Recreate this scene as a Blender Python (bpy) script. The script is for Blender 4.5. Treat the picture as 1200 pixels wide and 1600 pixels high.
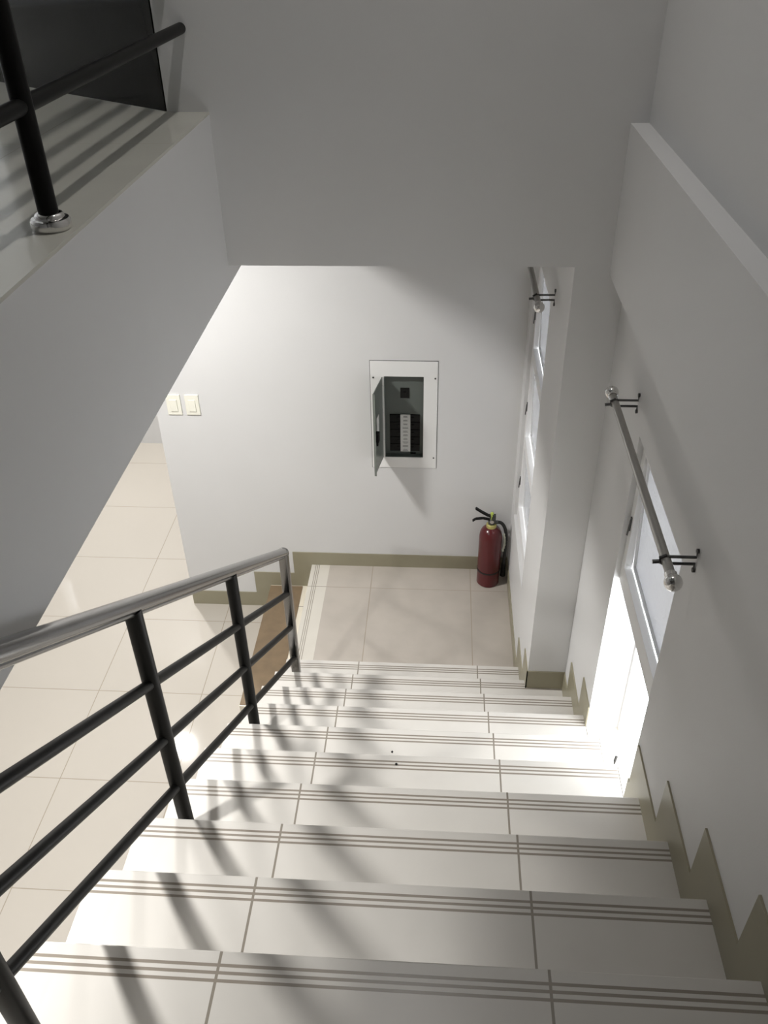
import bpy, bmesh, math, random
from mathutils import Vector, Matrix
random.seed(4)
C = bpy.context.scene.collection
for o in list(bpy.data.objects): bpy.data.objects.remove(o)

# ------------------------------------------------------------------ camera
cam = bpy.data.cameras.new('camera'); camo = bpy.data.objects.new('camera', cam); C.objects.link(camo)
R_ = Vector((0.9978, 0.0638, -0.0179)); D_ = Vector((0.0230, -0.5862, -0.8098)); F_ = Vector((-0.0621, 0.8076, -0.5864))
m3 = Matrix((R_, -D_, -F_)).transposed()
camo.matrix_world = m3.to_quaternion().to_matrix().to_4x4()
cam.sensor_fit = 'HORIZONTAL'; cam.sensor_width = 36.0; cam.lens = 1327.12 / 1200 * 36.0
cam.clip_start = 0.02; cam.clip_end = 100
bpy.context.scene.camera = camo

# ------------------------------------------------------------------ world, lamps, exposure
SKY = 8.5
HALL_W = (43.0, 60.0, 46.0)
UP_W = 15.5
w = bpy.data.worlds.new('world'); bpy.context.scene.world = w; w.use_nodes = True
bg = w.node_tree.nodes['Background']; bg.inputs[0].default_value = (0.95, 0.975, 1.0, 1); bg.inputs[1].default_value = SKY
vs = bpy.context.scene.view_settings
vs.view_transform = 'Standard'; vs.look = 'None'; vs.gamma = 1; vs.use_curve_mapping = False; vs.exposure = 0.0

def area(name, loc, size, power, color, rot=(0, 0, 0), shape='DISK', size_y=None, spread=None):
    l = bpy.data.lights.new(name, 'AREA'); l.shape = shape; l.size = size
    if size_y: l.size_y = size_y
    l.energy = power; l.color = color
    if spread: l.spread = spread
    o = bpy.data.objects.new(name, l); C.objects.link(o); o.location = loc; o.rotation_euler = rot
    return o
HALL_LAMPS = [(-1.56, 0.69), (-1.57, 2.89), (-2.43, 5.30)]
ZC = -0.60       # hall ceiling
for (x, y), pw, sd, sz in zip(HALL_LAMPS, HALL_W, (132, 165, 132), (0.12, 0.26, 0.12)):
    area('hall_lamp_light', (x, y, ZC - 0.022), sz, pw, (1.0, 0.98, 0.95), spread=math.radians(sd))
area('upper_lamp_light', (-0.15, 2.15, 1.955), 0.06, UP_W, (1.0, 0.97, 0.93))
def portal(loc, sx, sy):
    l = bpy.data.lights.new('portal', 'AREA'); l.shape = 'RECTANGLE'; l.size = sx; l.size_y = sy
    l.cycles.is_portal = True
    o = bpy.data.objects.new('window_portal', l); C.objects.link(o); o.location = loc; o.rotation_euler = (0, math.radians(90), 0)
    return o

# ------------------------------------------------------------------ measured geometry (metres, camera at the origin)
Y0, Z0, T, R = 0.7779, -1.5806, 0.2530, 0.1762
def yn(k): return Y0 + k * T
def zn(k): return Z0 - k * R
XE, XW, XL, YF, YB = -0.7546, 0.6015, 0.4327, 2.7576, 4.036
XS = -0.718                     # face of the slab edge on the left
ZT, ZTR, ZBL, ZBF, ZBR = -0.518, -0.556, -1.057, -0.9935, -1.017
XRB = 0.5475
ZL, ZS, ZF = zn(10), zn(11), zn(12)
XBW = -1.56
ZCEIL = 1.98
YBK = -2.4; XHL = -4.6; YHF = 6.0
WT = 0.15

# ------------------------------------------------------------------ materials
def newmat(name):
    m = bpy.data.materials.new(name); m.use_nodes = True
    nt = m.node_tree; b = nt.nodes['Principled BSDF']
    return m, nt, b
def mat(name, col, rough=0.5, metal=0.0, noise=0.0, nscale=8.0, bump=0.0, bscale=60.0, coat=0.0, spec=0.5):
    m, nt, b = newmat(name)
    b.inputs['Base Color'].default_value = (*col, 1); b.inputs['Roughness'].default_value = rough
    b.inputs['Metallic'].default_value = metal; b.inputs['Coat Weight'].default_value = coat
    b.inputs['Specular IOR Level'].default_value = spec
    tc = nt.nodes.new('ShaderNodeNewGeometry')
    if noise:
        n = nt.nodes.new('ShaderNodeTexNoise'); n.inputs['Scale'].default_value = nscale; n.inputs['Detail'].default_value = 5
        nt.links.new(tc.outputs['Position'], n.inputs['Vector'])
        r = nt.nodes.new('ShaderNodeValToRGB')
        r.color_ramp.elements[0].position = 0.3; r.color_ramp.elements[1].position = 0.7
        r.color_ramp.elements[0].color = (*[c * (1 - noise) for c in col], 1); r.color_ramp.elements[1].color = (*[min(1, c * (1 + noise)) for c in col], 1)
        nt.links.new(n.outputs['Fac'], r.inputs['Fac']); nt.links.new(r.outputs['Color'], b.inputs['Base Color'])
    if bump:
        n2 = nt.nodes.new('ShaderNodeTexNoise'); n2.inputs['Scale'].default_value = bscale; n2.inputs['Detail'].default_value = 3
        nt.links.new(tc.outputs['Position'], n2.inputs['Vector'])
        bp = nt.nodes.new('ShaderNodeBump'); bp.inputs['Strength'].default_value = bump; bp.inputs['Distance'].default_value = 0.002
        nt.links.new(n2.outputs['Fac'], bp.inputs['Height']); nt.links.new(bp.outputs['Normal'], b.inputs['Normal'])
    return m
def tile(name, col, grout, lines, rough=0.3, space='world', noise=0.03, coat=0.0, spec=0.5, mottle=6.0, zmin=None):
    """lines: (axis, offset, period or None, width, colour or None)"""
    m, nt, b = newmat(name); N = nt.nodes; Lk = nt.links
    b.inputs['Roughness'].default_value = rough; b.inputs['Coat Weight'].default_value = coat; b.inputs['Coat Roughness'].default_value = 0.06
    b.inputs['Specular IOR Level'].default_value = spec
    if space == 'world':
        src = N.new('ShaderNodeNewGeometry').outputs['Position']
    else:
        src = N.new('ShaderNodeTexCoord').outputs['Object']
    sp = N.new('ShaderNodeSeparateXYZ'); Lk.new(src, sp.inputs[0])
    n = N.new('ShaderNodeTexNoise'); n.inputs['Scale'].default_value = mottle; n.inputs['Detail'].default_value = 6
    Lk.new(N.new('ShaderNodeNewGeometry').outputs['Position'], n.inputs['Vector'])
    r = N.new('ShaderNodeValToRGB'); r.color_ramp.elements[0].position = 0.3; r.color_ramp.elements[1].position = 0.7
    r.color_ramp.elements[0].color = (*[c * (1 - noise) for c in col], 1); r.color_ramp.elements[1].color = (*[min(1, c * (1 + noise)) for c in col], 1)
    Lk.new(n.outputs['Fac'], r.inputs['Fac'])
    cur = r.outputs['Color']
    tot = None
    for ax, off, per, wd, lc in lines:
        s = N.new('ShaderNodeMath'); s.operation = 'SUBTRACT'; Lk.new(sp.outputs['XYZ'.index(ax)], s.inputs[0]); s.inputs[1].default_value = off
        v = s.outputs[0]
        if per:
            q = N.new('ShaderNodeMath'); q.operation = 'WRAP'; Lk.new(v, q.inputs[0]); q.inputs[1].default_value = per / 2; q.inputs[2].default_value = -per / 2; v = q.outputs[0]
        a = N.new('ShaderNodeMath'); a.operation = 'ABSOLUTE'; Lk.new(v, a.inputs[0])
        l = N.new('ShaderNodeMath'); l.operation = 'LESS_THAN'; Lk.new(a.outputs[0], l.inputs[0]); l.inputs[1].default_value = wd / 2
        mx = N.new('ShaderNodeMix'); mx.data_type = 'RGBA'; Lk.new(l.outputs[0], mx.inputs['Factor']); Lk.new(cur, mx.inputs['A']); mx.inputs['B'].default_value = (*(lc or grout), 1)
        cur = mx.outputs['Result']
        if tot is None: tot = l.outputs[0]
        else:
            t = N.new('ShaderNodeMath'); t.operation = 'MAXIMUM'; Lk.new(tot, t.inputs[0]); Lk.new(l.outputs[0], t.inputs[1]); tot = t.outputs[0]
    Lk.new(cur, b.inputs['Base Color'])
    if tot is not None:
        inv = N.new('ShaderNodeMath'); inv.operation = 'SUBTRACT'; inv.inputs[0].default_value = 1; Lk.new(tot, inv.inputs[1])
        bp = N.new('ShaderNodeBump'); bp.inputs['Strength'].default_value = 0.5; bp.inputs['Distance'].default_value = 0.002
        Lk.new(inv.outputs[0], bp.inputs['Height']); Lk.new(bp.outputs['Normal'], b.inputs['Normal'])
    return m

GR = (0.23, 0.205, 0.17)
GRV = (0.24, 0.21, 0.175)
M = {}
M['wall'] = mat('painted_wall', (0.66, 0.66, 0.66), 0.55, noise=0.012, nscale=3, bump=0.10, bscale=220)
M['ceiling'] = mat('ceiling_paint', (0.45, 0.45, 0.45), 0.8)
M['tread'] = tile('stair_tile', (0.57, 0.55, 0.515), GR, [('X', -0.380, None, 0.0055, None), ('X', 0.222, None, 0.0055, None),
        ('Y', -0.0265, None, 0.0060, GRV), ('Y', -0.0400, None, 0.0060, GRV), ('Y', -0.0540, None, 0.0060, GRV)], 0.32, 'object', 0.03)
M['riser'] = tile('riser_tile', (0.70, 0.66, 0.59), GR, [('X', -0.380, None, 0.004, None), ('X', 0.222, None, 0.004, None)], 0.3, 'object')
M['floor'] = tile('hall_floor_tile', (0.455, 0.42, 0.37), (0.30, 0.26, 0.20), [('X', -1.325, 0.605, 0.0045, None), ('Y', 2.052, 0.606, 0.0045, None)], 0.6, coat=0.7, noise=0.015, mottle=1.5)
M['upfloor'] = tile('upper_floor_tile', (0.56, 0.55, 0.49), (0.47, 0.45, 0.38), [('X', -1.12, 0.6, 0.003, None), ('Y', 2.35, 1.2, 0.003, None)], 0.25, coat=0.3, noise=0.03)
M['landing'] = tile('landing_tile', (0.45, 0.41, 0.365), (0.36, 0.31, 0.25), [('X', -0.385, 0.595, 0.005, None), ('Y', 3.828, None, 0.004, None)], 0.4, noise=0.06)
M['landstrip'] = tile('landing_nosing_tile', (0.60, 0.57, 0.51), GR, [('X', -0.738, None, 0.0035, None), ('X', -0.727, None, 0.0035, None), ('X', -0.716, None, 0.0035, None), ('Y', 3.828, None, 0.004, None)], 0.32)
M['step'] = tile('low_step_tile', (0.74, 0.69, 0.58), GR, [('Y', 3.84, None, 0.004, None)], 0.32)
M['skirt'] = mat('skirting_tile', (0.29, 0.268, 0.19), 0.35, noise=0.03, nscale=10)
M['board'] = mat('brown_board', (0.19, 0.135, 0.08), 0.6, noise=0.12, nscale=14)
M['black'] = mat('black_paint', (0.004, 0.004, 0.0035), 0.45, noise=0.1, spec=0.16)
M['steel'] = mat('brushed_steel', (0.24, 0.235, 0.23), 0.22, 1.0, bump=0.05, bscale=120)
M['chrome'] = mat('chrome', (0.75, 0.74, 0.73), 0.08, 1.0)
M['rod'] = mat('satin_metal_rod', (0.40, 0.39, 0.37), 0.35, 0.85)
M['prong'] = mat('dark_metal', (0.10, 0.10, 0.10), 0.35, 0.8)
M['frame'] = mat('white_window_frame', (0.80, 0.80, 0.80), 0.4)
M['dark'] = mat('dark_plastic', (0.006, 0.006, 0.006), 0.5, spec=0.2)
M['redpaint'] = mat('red_paint', (0.09, 0.005, 0.008), 0.28, coat=0.25, noise=0.03)
M['rubber'] = mat('black_rubber', (0.010, 0.010, 0.010), 0.5)
M['brass'] = mat('yellow_collar', (0.50, 0.45, 0.16), 0.4, 0.2)
M['pin'] = mat('lime_seal', (0.45, 0.55, 0.10), 0.5)
M['tag'] = mat('paper_tag', (0.42, 0.43, 0.36), 0.6)
M['panelwhite'] = mat('panel_white', (0.78, 0.78, 0.77), 0.4)
M['panelgrey'] = mat('panel_grey', (0.10, 0.115, 0.105), 0.4, noise=0.05)
M['doorgrey'] = mat('panel_door_grey', (0.17, 0.19, 0.17), 0.3)
M['switch'] = mat('ivory_plastic', (0.80, 0.79, 0.70), 0.35)
M['label'] = mat('white_paper', (0.62, 0.62, 0.60), 0.6)
M['ink'] = mat('ink', (0.05, 0.05, 0.05), 0.6)
M['gap'] = mat('panel_gap', (0.03, 0.03, 0.03), 0.8)
M['concrete'] = mat('painted_concrete', (0.72, 0.71, 0.69), 0.7, noise=0.03)
M['beam'] = M['wall']
# dark door glass
m, nt, b = newmat('dark_glass'); b.inputs['Base Color'].default_value = (0.012, 0.012, 0.010, 1); b.inputs['Roughness'].default_value = 0.06; b.inputs['Specular IOR Level'].default_value = 0.2; M['darkglass'] = m
# frosted window glass: lets daylight through, scattered
def frosted(name, tr, ref):
    m, nt, b = newmat(name); N = nt.nodes; Lk = nt.links
    tl = N.new('ShaderNodeBsdfTranslucent'); tl.inputs[0].default_value = (*tr, 1)
    df = N.new('ShaderNodeBsdfPrincipled'); df.inputs['Base Color'].default_value = (*ref, 1); df.inputs['Roughness'].default_value = 0.25
    n = N.new('ShaderNodeTexNoise'); n.inputs['Scale'].default_value = 18; n.inputs['Distortion'].default_value = 1.5
    Lk.new(N.new('ShaderNodeNewGeometry').outputs['Position'], n.inputs['Vector'])
    bp = N.new('ShaderNodeBump'); bp.inputs['Strength'].default_value = 0.4; bp.inputs['Distance'].default_value = 0.01
    Lk.new(n.outputs['Fac'], bp.inputs['Height']); Lk.new(bp.outputs['Normal'], df.inputs['Normal']); Lk.new(bp.outputs['Normal'], tl.inputs['Normal'])
    mx = N.new('ShaderNodeMixShader'); mx.inputs[0].default_value = 0.35
    Lk.new(tl.outputs[0], mx.inputs[1]); Lk.new(df.outputs[0], mx.inputs[2])
    gl = N.new('ShaderNodeBsdfGlossy'); gl.inputs['Roughness'].default_value = 0.25; gl.inputs['Color'].default_value = (0.8, 0.8, 0.8, 1)
    fr = N.new('ShaderNodeFresnel'); fr.inputs['IOR'].default_value = 1.5
    m2 = N.new('ShaderNodeMixShader'); Lk.new(fr.outputs[0], m2.inputs[0]); Lk.new(mx.outputs[0], m2.inputs[1]); Lk.new(gl.outputs[0], m2.inputs[2])
    Lk.new(m2.outputs[0], N['Material Output'].inputs[0])
    return m
M['frost'] = frosted('frosted_glass', (0.62, 0.62, 0.63), (0.35, 0.36, 0.36))

# ------------------------------------------------------------------ helpers
def bm_new(): return bmesh.new()
def box(bm, x0, x1, y0, y1, z0, z1, mtx=None):
    v = [bm.verts.new((x, y, z)) for x in (x0, x1) for y in (y0, y1) for z in (z0, z1)]
    for f in ((0, 1, 3, 2), (4, 6, 7, 5), (0, 4, 5, 1), (2, 3, 7, 6), (0, 2, 6, 4), (1, 5, 7, 3)): bm.faces.new([v[i] for i in f])
    if mtx is not None:
        for q in v: q.co = mtx @ q.co
    return v
def prism(bm, pts, a, b_, axis='X'):
    def P(u, v, t):
        return (t, u, v) if axis == 'X' else ((u, t, v) if axis == 'Y' else (u, v, t))
    A = [bm.verts.new(P(u, v, a)) for u, v in pts]; B = [bm.verts.new(P(u, v, b_)) for u, v in pts]
    bm.faces.new(A); bm.faces.new(B[::-1])
    n = len(pts)
    for i in range(n): bm.faces.new([A[i], B[i], B[(i + 1) % n], A[(i + 1) % n]])
def tube(bm, pts, r, seg=16, cap=True, sx=None, up=Vector((0, 0, 1))):
    """tube along a polyline; r a number or a list; sx: flattening of the sideways axis"""
    P = [Vector(p) for p in pts]; rings = []
    for i, p in enumerate(P):
        d = (P[min(i + 1, len(P) - 1)] - P[max(i - 1, 0)]).normalized()
        s = d.cross(up)
        if s.length < 1e-3: s = d.cross(Vector((0, 1, 0)))
        s.normalize(); u = s.cross(d).normalized()
        rr = r[i] if isinstance(r, (list, tuple)) else r
        rings.append([bm.verts.new(p + s * rr * (sx or 1) * math.cos(2 * math.pi * j / seg) + u * rr * math.sin(2 * math.pi * j / seg)) for j in range(seg)])
    for a, c in zip(rings, rings[1:]):
        for j in range(seg): bm.faces.new([a[j], a[(j + 1) % seg], c[(j + 1) % seg], c[j]])
    if cap: bm.faces.new(rings[0][::-1]); bm.faces.new(rings[-1])
def lathe(bm, prof, c=(0, 0, 0), seg=40):
    c = Vector(c); rings = []
    for r, z in prof:
        if r < 1e-5: rings.append([bm.verts.new(c + Vector((0, 0, z)))])
        else: rings.append([bm.verts.new(c + Vector((r * math.cos(2 * math.pi * j / seg), r * math.sin(2 * math.pi * j / seg), z))) for j in range(seg)])
    for a, b2 in zip(rings, rings[1:]):
        for j in range(seg):
            k = (j + 1) % seg
            if len(a) == 1 and len(b2) == 1: continue
            if len(a) == 1: bm.faces.new([a[0], b2[j], b2[k]])
            elif len(b2) == 1: bm.faces.new([a[j], a[k], b2[0]])
            else: bm.faces.new([a[j], a[k], b2[k], b2[j]])
def sphere(bm, c, r, seg=24):
    n = seg // 2
    lathe(bm, [(r * math.sin(math.pi * i / n), -r * math.cos(math.pi * i / n)) for i in range(n + 1)], c, seg)
def obj(name, bm, m, parent=None, bevel=0, smooth=False, loc=None):
    bmesh.ops.recalc_face_normals(bm, faces=bm.faces)
    me = bpy.data.meshes.new(name)
    if loc is not None: bmesh.ops.translate(bm, verts=bm.verts, vec=-Vector(loc))
    elif parent is not None and parent.type in ('EMPTY', 'MESH'):
        bmesh.ops.translate(bm, verts=bm.verts, vec=-wloc(parent))
    bm.to_mesh(me); bm.free(); me.materials.append(m)
    o = bpy.data.objects.new(name, me); C.objects.link(o)
    if loc is not None: o.location = Vector(loc) - (wloc(parent) if parent else Vector())
    if parent: o.parent = parent
    if smooth:
        for p in me.polygons: p.use_smooth = True
        try: me.set_sharp_from_angle(angle=math.radians(35))
        except Exception: pass
    if bevel:
        md = o.modifiers.new('bevel', 'BEVEL'); md.width = bevel; md.segments = 2; md.limit_method = 'ANGLE'
    return o
def wloc(o):
    v = Vector(o.location)
    while o.parent: o = o.parent; v += Vector(o.location)
    return v
def tag(o, label=None, cat=None, group=None, kind=None):
    if label: o['label'] = label
    if cat: o['category'] = cat
    if group: o['group'] = group
    if kind: o['kind'] = kind
    return o
def thing(name, label, cat, loc=(0, 0, 0), group=None):
    o = bpy.data.objects.new(name, None); C.objects.link(o); o.location = loc; o.empty_display_size = 0.1
    return tag(o, label, cat, group)
def struct(name, bm, m, label, cat, bevel=0):
    o = obj(name, bm, m, bevel=bevel); return tag(o, label, cat, kind='structure')
def bx(*a):
    bm = bm_new(); box(bm, *a); return bm

# ------------------------------------------------------------------ shell
# right wall of the flight, with the window opening
WY0, WY1, WZ1 = 1.655, 2.240, -1.324      # opening in the flight wall
WZ0 = -2.83
bm = bm_new()
box(bm, XW, XW + WT, YBK, WY0, ZF - 0.2, ZCEIL)
box(bm, XW, XW + WT, WY1, YF + 0.14, ZF - 0.2, ZCEIL)
box(bm, XW, XW + WT, WY0, WY1, WZ1, ZCEIL)
box(bm, XW, XW + WT, WY0, WY1, ZF - 0.2, zn(7))
box(bm, XRB, XW, YBK, YF, ZBR, ZTR)      # beam running along the wall, its top a narrow ledge
struct('wall_right', bm, M['wall'], 'white wall right of the stairs with a projecting beam and window opening', 'wall')
# far wall: beam over the stairs, upper wall, and column at the right
bm = bm_new()
pts = [(-0.847, ZCEIL), (-0.847, ZT), (XS, ZT), (XS, ZBF), (XL, ZBF), (XL, ZF), (XW, ZF), (XW, ZCEIL)]
prism(bm, pts, YF, YF + 0.14, 'Y')
struct('wall_front', bm, M['wall'], 'grey white wall and beam facing the camera above the landing, with column', 'wall')
# landing side wall with its window opening
LY0, LY1 = 3.262, 3.905
bm = bm_new()
xa, xb = XL, XL + WT + 0.02
box(bm, xa, xb, YF + 0.14, LY0, ZF, ZC)
box(bm, xa, xb, LY1, YB, ZF, ZC)
box(bm, xa, xb, LY0, LY1, WZ1, ZC)
box(bm, xa, xb, LY0, LY1, ZF, WZ0)
struct('wall_landing', bm, M['wall'], 'white wall right of the landing with a narrow tall window', 'wall')
# back wall of the landing
PX0, PX1, PZ0, PZ1 = -0.368, -0.0115, -2.615, -1.957     # breaker cover
IX0, IX1, IZ0, IZ1 = -0.2955, -0.085, -2.546, -2.045      # breaker opening
bm = bm_new()
box(bm, XBW, IX0, YB, YB + 0.15, ZF - 0.1, ZC); box(bm, IX1, XL + WT + 0.02, YB, YB + 0.15, ZF - 0.1, ZC)
box(bm, IX0, IX1, YB, YB + 0.15, IZ1, ZC); box(bm, IX0, IX1, YB, YB + 0.15, ZF - 0.1, IZ0)
struct('wall_back', bm, M['wall'], 'bright white wall behind the landing carrying the breaker panel', 'wall')
# hall walls beyond view
JX0, JX1, JZ0, JZ1 = -3.60, -3.50, -2.14, -1.64
bm = bm_new()
box(bm, XHL, JX0, YHF, YHF + 0.15, ZF - 0.1, ZC); box(bm, JX1, XBW + 2.3, YHF, YHF + 0.15, ZF - 0.1, ZC)
box(bm, JX0, JX1, YHF, YHF + 0.15, JZ1, ZC); box(bm, JX0, JX1, YHF, YHF + 0.15, ZF - 0.1, JZ0)
struct('wall_far', bm, M['wall'], 'far wall of the lower hall beyond the white partition', 'wall')
bm = bm_new(); box(bm, XHL - 0.15, XHL, YBK - .15, YHF + 0.15, ZF - 0.1, ZCEIL)
struct('wall_left', bm, M['wall'], 'left wall of the hall and upper floor', 'wall')
bm = bm_new(); box(bm, XHL, XW + WT, YBK - 0.15, YBK, ZF - 0.1, ZCEIL)
struct('wall_rear', bm, M['wall'], 'wall behind the camera', 'wall')
bm = bm_new(); box(bm, XBW + 2.15, XBW + 2.3, YB + 0.15, YHF, ZF - 0.1, ZC)
struct('wall_side', bm, M['wall'], 'hall side wall behind the partition', 'wall')
bm = bm_new(); box(bm, XHL, XW + WT, YHF, YHF + 0.15, ZT - 0.24, ZCEIL); struct('wall_upper', bm, M['wall'], 'far wall of the upper floor', 'wall')
# floors, slabs, ceilings
bm = bm_new(); box(bm, XHL, XW, YBK, YHF, ZF - 0.1, ZF); struct('floor', bm, M['floor'], 'glossy cream tiled floor of the lower hall', 'floor')
bm = bm_new(); prism(bm, [(XHL, YBK), (XW, YBK), (XW, yn(-6)), (XS, yn(-6)), (XS, YF), (-0.847, YF), (-0.847, YF + 0.14), (XW, YF + 0.14), (XW, YHF), (XHL, YHF)], ZT - 0.008, ZT, 'Z')
struct('floor_upper', bm, M['upfloor'], 'pale tiled upper floor beside the stairwell, with tiled edge', 'floor')
bm = bm_new(); prism(bm, [(XHL, YBK), (XW, YBK), (XW, yn(-6) - 0.02), (XS - 0.1, yn(-6) - 0.02), (XS - 0.1, YF + 0.14), (XL + WT + 0.02, YF + 0.14), (XL + WT + 0.02, YHF), (XHL, YHF)], ZC, ZT - 0.008, 'Z')
struct('ceiling', bm, M['ceiling'], 'ceiling of the lower hall', 'ceiling')
bm = bm_new(); box(bm, XHL, XW + WT, YBK, YHF, ZCEIL, ZCEIL + 0.1); struct('ceiling_upper', bm, M['ceiling'], 'ceiling above the stairwell', 'ceiling')
bm = bm_new(); box(bm, XS - 0.20, XS, YBK, YB, ZBL, ZT - 0.008)
struct('trim_1', bm, M['wall'], 'deep grey white slab edge beam left of the stairwell', 'beam')

# skirting
h, wd, TH = 0.108, 0.100, 0.005
def saw(ya, yb, k0, k1):
    top = []
    for k in range(k0, k1 + 1):
        a = yn(k - 1) + wd; b_ = yn(k) + wd
        a2, b2 = max(a, ya), min(b_, yb)
        if b2 > a2: top += [(a2, zn(k) + h), (b2, zn(k) + h)]
    def low(y): return Z0 - (y - Y0 + T) / T * R - 0.05
    return top + [(yb, low(yb)), (ya, low(ya))]
bm = bm_new(); prism(bm, saw(-0.5, WY0, -4, 4), XW - TH, XW, 'X'); prism(bm, saw(WY1, YF, 5, 8), XW - TH, XW, 'X')
struct('baseboard_right', bm, M['skirt'], 'olive beige stepped skirting tiles along the right wall of the stairs', 'baseboard')
bm = bm_new(); box(bm, XL - TH, XW - TH, YF - TH, YF, zn(8), zn(8) + h)
struct('baseboard_front', bm, M['skirt'], 'dark olive skirting at the foot of the column', 'baseboard')
bm = bm_new()
tp = [(YF - TH, zn(8) + h), (yn(8) + wd, zn(8) + h), (yn(8) + wd, zn(9) + h), (yn(9) + wd, zn(9) + h), (yn(9) + wd, ZL + h - 0.01), (YB - TH, ZL + h - 0.01), (YB - TH, ZL), (yn(9), ZL), (yn(8), zn(9)), (YF - TH, zn(8))]
prism(bm, tp, XL - TH, XL, 'X')
struct('baseboard_landing', bm, M['skirt'], 'stepped skirting along the landing side wall', 'baseboard')
bm = bm_new()
tp = [(XBW, ZF), (-1.035, ZF), (-1.035, ZS), (-0.765, ZS), (-0.765, ZL), (XL - TH, ZL), (XL - TH, ZL + 0.095), (-0.88, ZL + 0.095), (-0.857, ZS + 0.104), (-1.137, ZS + 0.104), (-1.137, ZF + 0.110), (XBW, ZF + 0.110)]
tp[8] = (-0.88, ZS + 0.104)
prism(bm, tp, YB - TH, YB, 'Y')
struct('baseboard_back', bm, M['skirt'], 'olive beige zigzag skirting along the foot of the back wall', 'baseboard')

# ------------------------------------------------------------------ staircase
st = thing('staircase', 'tiled concrete staircase going down to the landing, cream treads with grooved nosings', 'staircase', (0, Y0, ZF))
st['kind'] = 'structure'
bm = bm_new()
pts = []
for k in range(-5, 10):
    pts += [(yn(k - 1) - 0.035, zn(k) - 0.03), (yn(k) - 0.035, zn(k) - 0.03)]
pts += [(yn(9) - 0.035, ZL - 0.03), (yn(9) - 0.035, ZL - 0.25), (yn(-6) - 0.035, zn(-6) - 0.36), (yn(-6) - 0.035, zn(-5) - 0.03)]
pts = pts[:-1]
prism(bm, pts, XE + 0.02, XW, 'X')
obj('stair_body', bm, M['concrete'], st)
base_t = base_r = None
for k in range(-5, 10):
    xr = XW
    if base_t is None:
        bm = bm_new(); box(bm, XE, XW - 0.001, -(T + 0.03), 0, -0.028, 0)
        me = bpy.data.meshes.new('tread'); bmesh.ops.recalc_face_normals(bm, faces=bm.faces); bm.to_mesh(me); bm.free(); me.materials.append(M['tread'])
        bm = bm_new(); box(bm, XE + 0.01, XW - 0.001, -0.033, -0.018, -R + 0.001, -0.028)
        mr = bpy.data.meshes.new('riser'); bmesh.ops.recalc_face_normals(bm, faces=bm.faces); bm.to_mesh(mr); bm.free(); mr.materials.append(M['riser'])
        base_t, base_r = me, mr
    for nm, me in (('tread', base_t), ('riser', base_r)):
        o = bpy.data.objects.new(nm, me); C.objects.link(o); o.parent = st; o.location = Vector((0, yn(k), zn(k))) - st.location
        if nm == 'tread':
            md = o.modifiers.new('bevel', 'BEVEL'); md.width = 0.003; md.segments = 2
# tiled fill in the bottom of the window niche, following the treads
bm = bm_new()
for k in (4, 5, 6):
    a, b_ = max(yn(k - 1), WY0), min(yn(k), WY1)
    box(bm, XW, XW + WT, a, b_, zn(7), zn(k))
obj('niche_sill', bm, M['riser'], st)
bm = bm_new(); box(bm, -0.652, XL - 0.001, yn(9) - 0.03, YB - 0.001, ZL - 0.18, ZL); obj('landing', bm, M['landing'], st)
bm = bm_new(); box(bm, -0.765, -0.652, yn(9) - 0.03, YB - 0.001, ZL - 0.028, ZL); box(bm, -0.75, -0.652, yn(9) - 0.03, YB - 0.001, ZF, ZL - 0.028)
obj('landing_nosing', bm, M['landstrip'], st)
bm = bm_new(); box(bm, -1.040, -0.765, 3.037, YB - 0.001, ZF, ZS); obj('bottom_step', bm, M['step'], st, bevel=0.003)
bm = bm_new(); box(bm, -1.038, -0.834, 3.042, YB - 0.012, ZS, ZS + 0.004)
tag(obj('board', bm, M['board']), 'thin brown board lying on the lowest step, left of the landing', 'board')
for (x, y, k, s) in ((-0.129, 1.800, 4, 0.004), (-0.113, 1.635, 4, 0.0045)):
    z = zn(4)
    bm = bm_new(); sphere(bm, (x, y if s < 0.0042 else 1.752, z + 0.002), s, 8)
    o = obj('dirt_speck', bm, M['dark'], smooth=True); o.data.transform(Matrix.Identity(4))
    tag(o, 'tiny black dirt speck on a middle tread, ' + ('upper one of the two' if s < 0.0042 else 'lower one of the two'), 'dirt')

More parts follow.
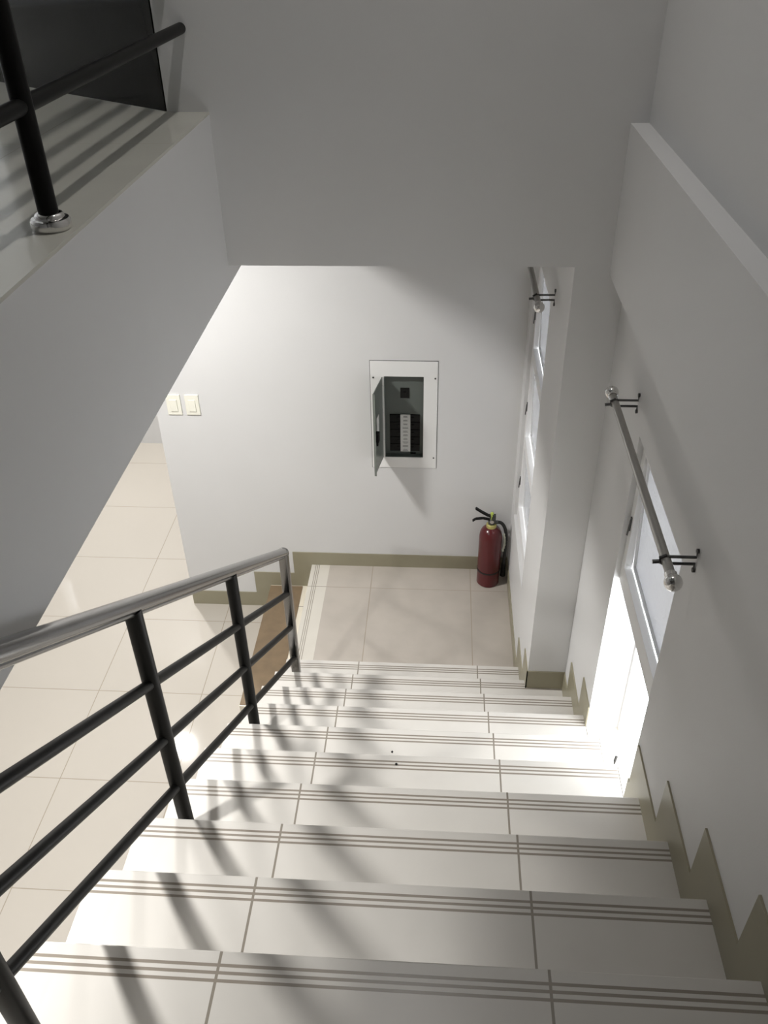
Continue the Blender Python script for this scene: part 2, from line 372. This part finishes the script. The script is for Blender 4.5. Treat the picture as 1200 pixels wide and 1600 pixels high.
# ------------------------------------------------------------------ windows
def window(name, x0, y0, y1, z0, z1, lites, label, opened, dx=0.018, head=0.045, sill=0.07):
    """lites: (bottom, top) of each light opening; opened: outward tilt of each awning sash in degrees"""
    root = bpy.data.objects.new(name, None); C.objects.link(root); root.location = (x0 + dx, (y0 + y1) / 2, z0)
    tag(root, label, 'window', kind='structure')
    xa = x0 + dx; xb = xa + 0.030; xf = xa + 0.026
    fw = 0.040
    bm = bm_new()
    def bar(ya, yb, za, zb, gy=0.0, gz0=0.0, gz1=0.0):
        box(bm, xa, xb, ya, yb, za, zb)
    box(bm, xa, xf, y0, y0 + fw, z0, z1); box(bm, xa, xf, y1 - fw, y1, z0, z1)
    box(bm, xa, xf, y0 + fw, y1 - fw, lites[0][1], z1)
    for (b0, t0), (b1_, t1) in zip(lites, lites[1:]): box(bm, xa, xf, y0 + fw, y1 - fw, t1, b0)
    if lites[-1][0] > z0: box(bm, xa, xf, y0 + fw, y1 - fw, z0, lites[-1][0])
    obj('window_frame', bm, M['frame'], root, bevel=0.0015)
    ya, yb = y0 + fw + 0.002, y1 - fw - 0.002
    sw = 0.009
    for (s0, s1), deg in zip(lites, opened):
        ang = math.radians(deg); s1 -= 0.003; s0 += 0.004
        piv = Vector((xb - 0.012, 0, s1))
        mt = Matrix.Translation(piv) @ Matrix.Rotation(-ang, 4, 'Y') @ Matrix.Translation(-piv)
        bm = bm_new(); a, b_ = xb - 0.024, xb
        box(bm, a, b_, ya, ya + sw, s0, s1, mt); box(bm, a, b_, yb - sw, yb, s0, s1, mt)
        box(bm, a, b_, ya + sw, yb - sw, s1 - sw, s1, mt); box(bm, a, b_, ya + sw, yb - sw, s0, s0 + sw, mt)
        sa = obj('sash', bm, M['frame'], root)
        bm = bm_new(); box(bm, xb - 0.016, xb - 0.011, ya + sw, yb - sw, s0 + sw, s1 - sw, mt)
        obj('pane', bm, M['frost'], sa)
        if deg < 30:
            bm = bm_new(); box(bm, xa - 0.004, xa + 0.002, y1 - 0.028, y1 - 0.018, s0 + 0.14, s0 + 0.19)
            tube(bm, [(xa - 0.003, y1 - 0.023, s0 + 0.18), (xa - 0.007, y1 - 0.023, s0 + 0.12)], 0.003, 8)
            obj('latch', bm, M['prong'], sa)
    return root
window('window_1', XW, WY0, WY1, -1.880, WZ1, [(-1.803, -1.37)], 'window low in the right wall with a frosted sash above an open bright gap', (2.8,))
window('window_2', XL, LY0, LY1, WZ0, WZ1, [(-1.800, -1.37), (-2.300, -1.860), (-2.755, -2.360)], 'narrow window of three stacked frosted sashes beside the landing', (2.6, 2.6, 2.6))
portal((XW + WT + 0.01, (WY0 + WY1) / 2, (WZ1 + WZ0) / 2), WZ1 - WZ0, WY1 - WY0)
portal((XL + WT + 0.04, (LY0 + LY1) / 2, (WZ1 + WZ0) / 2), WZ1 - WZ0, LY1 - LY0)
bm = bm_new()
for a, b_, c_, d_ in ((JX0 - 0.02, JX0, JZ0 - 0.02, JZ1 + 0.02), (JX1, JX1 + 0.02, JZ0 - 0.02, JZ1 + 0.02), (JX0, JX1, JZ0 - 0.02, JZ0), (JX0, JX1, JZ1, JZ1 + 0.02)): box(bm, a, b_, YHF - 0.008, YHF, c_, d_)
tag(obj('window_3', bm, M['frame']), 'narrow slit window in the far hall wall', 'window', kind='structure')
bm = bm_new()
for a, b_, c_, d_ in ((WY0, WY0 + 0.018, zn(6), -1.88), (WY1 - 0.018, WY1, zn(6), -1.88), (WY0, WY1, -1.88, -1.84)): box(bm, XW + WT - 0.03, XW + WT, a, b_, c_, d_)
tag(obj('trim_2', bm, M['frame'], bevel=0.0015), 'white outer frame of the open lower half of the stair window', 'window frame', kind='structure')
# small stay peg of the open sash
bm = bm_new(); tube(bm, [(XW + 0.028, 1.905, zn(5)), (XW + 0.028, 1.905, zn(5) + 0.045), (XW + 0.034, 1.915, zn(5) + 0.06)], 0.005, 8); box(bm, XW + 0.018, XW + 0.038, 1.885, 1.925, zn(5), zn(5) + 0.004)
tag(obj('window_stay', bm, M['prong']), 'small dark metal stay in the bottom of the bright window opening', 'window stay')

# ------------------------------------------------------------------ curtain rods
def curtain_rod(x, xwall, ya, yb, z, brs, label, balls):
    t = thing('curtain_rod', label, 'curtain rod', (x, (ya + yb) / 2, z), 'curtain rods above the windows')
    bm = bm_new(); tube(bm, [(x, ya, z), (x, yb, z)], 0.0115, 20); obj('rod', bm, M['rod'], t, smooth=True)
    for yy, s in balls:
        bm = bm_new(); sphere(bm, (x, yy + s * 0.016, z), 0.021, 24); tube(bm, [(x, yy - s * 0.012, z), (x, yy + s * 0.004, z)], 0.0145, 16)
        obj('finial', bm, M['chrome'], t, smooth=True)
    for yy in brs:
        bm = bm_new()
        for s in (-1, 1):
            tube(bm, [(x - 0.004, yy, z + s * 0.010), (xwall - 0.003, yy, z + s * 0.010), (xwall - 0.003, yy, z + s * 0.030)], 0.0038, 8)
            tube(bm, [(xwall - 0.006, yy, z + s * 0.028), (xwall, yy, z + s * 0.028)], 0.006, 10)
        tube(bm, [(x, yy, z - 0.0145), (x - 0.0145, yy, z - 0.006), (x - 0.0145, yy, z + 0.006), (x, yy, z + 0.0145)], 0.004, 8)
        tube(bm, [(x - 0.012, yy, z - 0.004), (x - 0.030, yy, z - 0.006)], 0.005, 8)
        obj('bracket', bm, M['prong'], t, smooth=True)
curtain_rod(0.5315, XW, 1.50, 2.368, -1.254, (1.564, 2.316), 'metal curtain rod with ball ends on the right wall above the stairs', ((1.50, -1), (2.368, 1)))
curtain_rod(0.3627, XL, 3.06, 4.0, -1.250, (3.14, 3.97), 'metal curtain rod over the landing window, partly hidden by the beam', ((3.06, -1), (3.985, 1)))

# ------------------------------------------------------------------ stair railing
XP = -0.675; sc = XP / -0.69
sl = -0.70
def line(y0, z0, s=sl):
    y0 *= sc; z0 *= sc
    return lambda y: z0 + s * (y - y0)
hr = line(1.42, -1.310); b1 = line(1.377, -1.537, -0.693); b2 = line(1.348, -1.724, -0.697); b3 = line(1.33, -1.908, -0.705)
yend = 2.96 * sc; ystart = -0.80
rail = thing('stair_railing', 'black stair railing with a brushed steel handrail and three sloping bars', 'railing', (XP, yend, zn(9)))
bm = bm_new()
arc = []
zt_ = hr(yend - 0.0)
for i in range(7):
    a = math.radians(i * 15)
    arc.append((XP, yend + 0.020 * math.sin(a) , zt_ - 0.022 * (1 - math.cos(a))))
pp = [(XP, ystart, hr(ystart)), (XP, yend - 0.03, hr(yend - 0.03))] + arc
tube(bm, pp, 0.019, 20, sx=1.22)
tube(bm, [(XP, ystart, hr(ystart) - 0.024), (XP, yend - 0.02, hr(yend - 0.02) - 0.024)], 0.009, 12, sx=1.3)
obj('handrail', bm, M['steel'], rail, smooth=True)
for f, r in ((b1, 0.0135), (b2, 0.0130), (b3, 0.0130)):
    bm = bm_new(); tube(bm, [(XP, ystart, f(ystart)), (XP, yend, f(yend))], r, 14); obj('bar', bm, M['black'], rail, smooth=True)
py = [1.40 * sc - 0.757 * i for i in (2, 1, 0)] + [2.157 * sc]
for y in py:
    k = math.floor((y - Y0) / T) + 1
    bm = bm_new(); tube(bm, [(XP, y, zn(k)), (XP, y, hr(y) - 0.012)], 0.0205, 18); obj('post', bm, M['black'], rail, smooth=True)
bm = bm_new(); box(bm, XP - 0.021, XP + 0.021, yend - 0.012, yend + 0.026, zn(9), hr(yend) - 0.005)
o = obj('end_post', bm, M['steel'], rail, bevel=0.008); o['label'] = 'brushed steel end post'

# upper railing
XU = -0.770
ur = thing('balcony_railing', 'black round bar railing along the upper floor edge', 'railing', (XU, 1.64, ZT))
for z in (-0.296, -0.060, 0.175):
    bm = bm_new(); tube(bm, [(XU, YBK + 0.9, z), (XU, YF, z)], 0.0155, 16); obj('bar', bm, M['black'], ur, smooth=True)
bm = bm_new(); tube(bm, [(XU, YBK + 0.9, 0.40), (XU, YF, 0.40)], 0.024, 20); obj('handrail', bm, M['steel'], ur, smooth=True)
for y in (1.64, 0.60, -0.44):
    bm = bm_new(); tube(bm, [(XU, y, ZT), (XU, y, 0.39)], 0.0195, 18); p = obj('post', bm, M['black'], ur, smooth=True)
    bm = bm_new(); lathe(bm, [(0, 0), (0.036, 0), (0.0385, 0.004), (0.0385, 0.017), (0.036, 0.021), (0.029, 0.023), (0.028, 0.028), (0.025, 0.031), (0.0195, 0.032)], (XU, y, ZT))
    obj('base_flange', bm, M['chrome'], p, smooth=True)

# dark glass door standing ajar on the upper floor
dr = thing('glass_door', 'dark tinted glass door standing ajar on the upper floor', 'door', (-0.85, YF + 0.01, ZT))
a = math.radians(180 - 35.5)
mt = Matrix.Translation((-0.85, YF + 0.012, ZT)) @ Matrix.Rotation(a, 4, 'Z')
bm = bm_new(); box(bm, 0, 1.05, -0.006, 0.006, 0.001, 2.15, mt); obj('glass_leaf', bm, M['darkglass'], dr)
bm = bm_new(); tube(bm, [mt @ Vector((0.96, 0.045, 0.8)), mt @ Vector((0.96, 0.045, 1.3))], 0.012, 12); obj('handle', bm, M['steel'], dr, smooth=True)

# ------------------------------------------------------------------ breaker panel
bp = thing('breaker_panel', 'flush white electrical breaker panel with its small door open', 'breaker panel', ((PX0 + PX1) / 2, YB, PZ0))
bm = bm_new(); g = 0.0025
for a in ((PX0 - g, PX0, PZ0 - g, PZ1 + g), (PX1, PX1 + g, PZ0 - g, PZ1 + g), (PX0, PX1, PZ0 - g, PZ0), (PX0, PX1, PZ1, PZ1 + g)):
    box(bm, a[0], a[1], YB - 0.0015, YB, a[2], a[3])
obj('edge_gap', bm, M['gap'], bp)
bm = bm_new(); y0, y1 = YB - 0.004, YB
box(bm, PX0, IX0, y0, y1, PZ0, PZ1); box(bm, IX1, PX1, y0, y1, PZ0, PZ1); box(bm, IX0, IX1, y0, y1, IZ1, PZ1); box(bm, IX0, IX1, y0, y1, PZ0, IZ0)
obj('cover', bm, M['panelwhite'], bp)
for x, z in ((-0.352, -2.052), (-0.024, -2.054), (-0.352, -2.545), (-0.026, -2.546)):
    bm = bm_new(); tube(bm, [(x, YB - 0.0035, z), (x, YB - 0.0065, z)], 0.0048, 12); obj('screw', bm, M['prong'], bp)
bm = bm_new(); d = 0.035
box(bm, IX0, IX1, YB + d, YB + d + 0.004, IZ0, IZ1)
box(bm, IX0, IX0 + 0.002, YB, YB + d, IZ0, IZ1); box(bm, IX1 - 0.002, IX1, YB, YB + d, IZ0, IZ1); box(bm, IX0, IX1, YB, YB + d, IZ1 - 0.002, IZ1); box(bm, IX0, IX1, YB, YB + d, IZ0, IZ0 + 0.002)
obj('enclosure', bm, M['panelgrey'], bp)
dy = YB + d; f_ = (YB + d) / YB      # positions measured on the wall plane, pushed back to the inner plate
def q(v): return v * f_
bm = bm_new(); box(bm, q(-0.209), q(-0.162), dy - 0.006, dy, q(-2.171), q(-2.112)); mb = obj('main_breaker', bm, M['dark'], bp, bevel=0.001)
bm = bm_new(); box(bm, q(-0.192), q(-0.179), dy - 0.014, dy - 0.006, q(-2.150), q(-2.133)); obj('toggle', bm, M['dark'], mb)
rows = [(-2.272 - 0.0465 * i, -2.272 - 0.0465 * (i + 1) + 0.0035) for i in range(5)]
for xa, xb in ((-0.2674, -0.2105), (-0.1545, -0.1040)):
    for za, zb in rows:
        bm = bm_new(); box(bm, q(xa), q(xb), dy - 0.008, dy, q(zb), q(za)); br = obj('circuit_breaker', bm, M['dark'], bp, bevel=0.0008)
        cx = q(xb - 0.012) if xa < -0.2 else q(xa + 0.012); cz = q((za + zb) / 2)
        bm = bm_new(); box(bm, cx - 0.006, cx + 0.006, dy - 0.013, dy - 0.008, cz - 0.008, cz + 0.008); obj('toggle', bm, M['dark'], br)
bm = bm_new(); box(bm, q(-0.2095), q(-0.1555), dy - 0.009, dy, q(-2.504), q(-2.272)); ls = obj('label_strip', bm, M['label'], bp); ls['label'] = 'white strip of circuit labels'
bm = bm_new()
for i in range(10):
    z = q(-2.272 - 0.0116 - i * 0.0232)
    for s in range(2):
        L_ = random.uniform(0.010, 0.016); box(bm, q(-0.1825) - L_, q(-0.1825) + L_, dy - 0.0095, dy - 0.0088, z - 0.004 + s * 0.006, z - 0.002 + s * 0.006)
obj('circuit_lettering', bm, M['ink'], ls)
bm = bm_new(); box(bm, q(-0.155), q(-0.125), dy - 0.006, dy, q(-2.521), q(-2.512)); obj('catch', bm, M['dark'], bp)
# open door, hinged at the left edge
hx = -0.306; ang = math.atan2(-0.338 - hx, -(3.84 - (YB - 0.006)))
L_ = 0.20
mt = Matrix.Translation((hx, YB - 0.006, 0)) @ Matrix.Rotation(-math.radians(90) + ang, 4, 'Z')
bm = bm_new(); box(bm, 0, L_, -0.0015, 0.0015, IZ0 + 0.002, IZ1 - 0.002, mt); box(bm, L_ - 0.003, L_, -0.0015, 0.010, IZ0 + 0.002, IZ1 - 0.002, mt)
pd = obj('panel_door', bm, M['doorgrey'], bp)
bm = bm_new()
for za, zb in ((-2.10, -2.235), (-2.262, -2.40), (-2.43, -2.50)): box(bm, -0.006, 0.002, -0.003, 0.009, zb, za, mt)
obj('hinge', bm, M['panelwhite'], pd)
bm = bm_new(); box(bm, 0.150, 0.178, 0.0015, 0.020, -2.345, -2.29, mt); box(bm, 0.160, 0.172, 0.006, 0.014, -2.37, -2.345, mt); obj('latch', bm, M['dark'], pd)
bm = bm_new(); box(bm, 0.09, 0.14, 0.0015, 0.0022, -2.36, -2.22, mt); obj('door_chart', bm, M['label'], pd)

# ------------------------------------------------------------------ light switches
for x0, x1, lab in ((-1.492, -1.412, 'ivory wall switch nearer the wall end, left one of the pair'), (-1.388, -1.310, 'ivory wall switch nearer the breaker panel, right one of the pair')):
    t = thing('light_switch', lab, 'light switch', ((x0 + x1) / 2, YB, -2.235), 'ivory wall switches')
    bm = bm_new(); box(bm, x0, x1, YB - 0.008, YB, -2.295, -2.170); obj('plate', bm, M['switch'], t, bevel=0.003)
    bm = bm_new(); box(bm, x0 + 0.020, x1 - 0.020, YB - 0.013, YB - 0.008, -2.272, -2.200); obj('rocker', bm, M['switch'], t, bevel=0.002)

# ------------------------------------------------------------------ fire extinguisher
ex, ey, ez = 0.313, 3.922, ZL
t = thing('fire_extinguisher', 'red fire extinguisher with black handle and hose standing in the landing corner', 'fire extinguisher', (ex, ey, ez))
rr = 0.066
bm = bm_new(); lathe(bm, [(0, 0), (rr * .93, 0), (rr, 0.006), (rr, 0.330), (rr * .985, 0.350), (rr * .93, 0.370), (rr * .80, 0.390), (rr * .60, 0.404), (rr * .38, 0.412), (0.020, 0.414), (0.020, 0.430), (0, 0.430)], (ex, ey, ez), 48)
obj('cylinder', bm, M['redpaint'], t, smooth=True)
bm = bm_new(); lathe(bm, [(rr - .002, 0.098), (rr + 0.0022, 0.099), (rr + 0.0022, 0.109), (rr - .002, 0.110)], (ex, ey, ez), 48); obj('strap', bm, M['rubber'], t, smooth=True)
bm = bm_new(); lathe(bm, [(0.0, 0.408), (0.029, 0.408), (0.029, 0.428), (0.026, 0.432), (0, 0.432)], (ex, ey, ez), 32); obj('collar', bm, M['brass'], t, smooth=True)
bm = bm_new(); lathe(bm, [(0, 0.432), (0.020, 0.432), (0.020, 0.450), (0.014, 0.455), (0.014, 0.480), (0, 0.480)], (ex, ey, ez), 20); box(bm, ex - 0.012, ex + 0.022, ey - 0.011, ey + 0.011, ez + 0.448, ez + 0.492)
tube(bm, [(ex, ey, ez + 0.442), (ex + 0.036, ey, ez + 0.442)], 0.011, 14)
v = obj('valve', bm, M['prong'], t, smooth=True)
bm = bm_new(); tube(bm, [(ex, ey - 0.008, ez + 0.462), (ex, ey - 0.030, ez + 0.462)], 0.011, 16); obj('pressure_gauge', bm, M['chrome'], v, smooth=True)
def lever(pts, w, th):
    bm = bm_new()
    for (xa, za), (xb, zb) in zip(pts, pts[1:]):
        d = Vector((xb - xa, 0, zb - za)); n = Vector((-d.z, 0, d.x)).normalized() * th / 2
        q_ = []
        for yy in (-w / 2, w / 2):
            for (x, z, s) in ((xa, za, 1), (xb, zb, 1), (xb, zb, -1), (xa, za, -1)):
                q_.append(bm.verts.new((ex + x + n.x * s, ey + yy, ez + z + n.z * s)))
        for f in ((0, 1, 2, 3), (7, 6, 5, 4), (0, 4, 5, 1), (1, 5, 6, 2), (2, 6, 7, 3), (3, 7, 4, 0)): bm.faces.new([q_[i] for i in f])
    return bm
obj('squeeze_lever', lever([(0.018, 0.484), (-0.020, 0.487), (-0.060, 0.512), (-0.094, 0.536)], 0.020, 0.011), M['dark'], t, bevel=0.002)
obj('carry_handle', lever([(0.0, 0.458), (-0.050, 0.468), (-0.092, 0.462), (-0.108, 0.448)], 0.020, 0.007), M['dark'], t, bevel=0.002)
bm = bm_new(); tube(bm, [(ex - 0.004, ey - 0.012, ez + 0.470), (ex - 0.002, ey - 0.016, ez + 0.492), (ex - 0.002, ey - 0.010, ez + 0.502)], 0.0045, 10); sphere(bm, (ex - 0.001, ey - 0.010, ez + 0.508), 0.010, 12)
obj('safety_seal', bm, M['pin'], t, smooth=True)
hp = [(0.036, 0, 0.442), (0.055, 0, 0.437), (0.072, 0, 0.415), (0.084, 0, 0.380), (0.090, 0, 0.335), (0.091, 0, 0.28), (0.089, 0, 0.20), (0.087, 0, 0.13)]
def sm(P, n=4):
    out = []
    P = [Vector(p) for p in P]
    for i in range(len(P) - 1):
        p0, p1, p2, p3 = P[max(i - 1, 0)], P[i], P[i + 1], P[min(i + 2, len(P) - 1)]
        for j in range(n):
            u = j / n
            out.append(0.5 * ((2 * p1) + (p2 - p0) * u + (2 * p0 - 5 * p1 + 4 * p2 - p3) * u * u + (3 * p1 - p0 - 3 * p2 + p3) * u ** 3))
    return out + [P[-1]]
bm = bm_new(); tube(bm, [Vector((ex, ey, ez)) + p for p in sm(hp)], 0.0095, 14); hs = obj('hose', bm, M['rubber'], t, smooth=True)
bm = bm_new(); tube(bm, [(ex + 0.087, ey, ez + 0.14), (ex + 0.087, ey, ez + 0.11), (ex + 0.087, ey, ez + 0.05)], [0.011, 0.013, 0.017], 16); obj('nozzle', bm, M['dark'], hs, smooth=True)
bm = bm_new()
for i in range(8):
    a0, a1 = math.radians(-62 + i * 6), math.radians(-62 + (i + 1) * 6); r_ = rr + 0.0008
    vv = [bm.verts.new((ex + r_ * math.cos(a), ey + r_ * math.sin(a), ez + z)) for a, z in ((a0, 0.16), (a1, 0.16), (a1, 0.33), (a0, 0.33))]
    bm.faces.new(vv)
# instruction label wrapped round the right side
for v_ in bm.verts: pass
lb = obj('instruction_label', bm, M['redpaint'], t); lb['label'] = 'red front label'
bm = bm_new()
for i in range(6):
    z0_, z1_ = 0.24 + i * 0.022, 0.24 + (i + 1) * 0.022
    o0, o1 = 0.010 * math.sin(i / 6 * math.pi), 0.010 * math.sin((i + 1) / 6 * math.pi)
    box(bm, ex + 0.067 + (o0 + o1) / 2, ex + 0.078 + (o0 + o1) / 2, ey - 0.016, ey - 0.014, ez + z0_, ez + z1_)
obj('inspection_tag', bm, M['tag'], t)

# ------------------------------------------------------------------ ceiling lamps
def lamp(x, y, z, label, k=1.0):
    t = thing('ceiling_lamp', label, 'lamp', (x, y, z), 'round ceiling lamps')
    bm = bm_new(); lathe(bm, [(0.062 * k, 0), (0.062 * k + 0.023, 0), (0.062 * k + 0.023, -0.010), (0.062 * k + 0.004, -0.016), (0.062 * k, -0.012)], (x, y, z), 32)
    obj('trim_ring', bm, M['panelwhite'], t, smooth=True)
for (x, y), k in zip(HALL_LAMPS, (1.0, 2.15, 1.0)): lamp(x, y, ZC, 'round recessed lamp in the ceiling of the lower hall', k)
lamp(-0.15, 2.15, ZCEIL, 'round ceiling lamp above the stairwell')
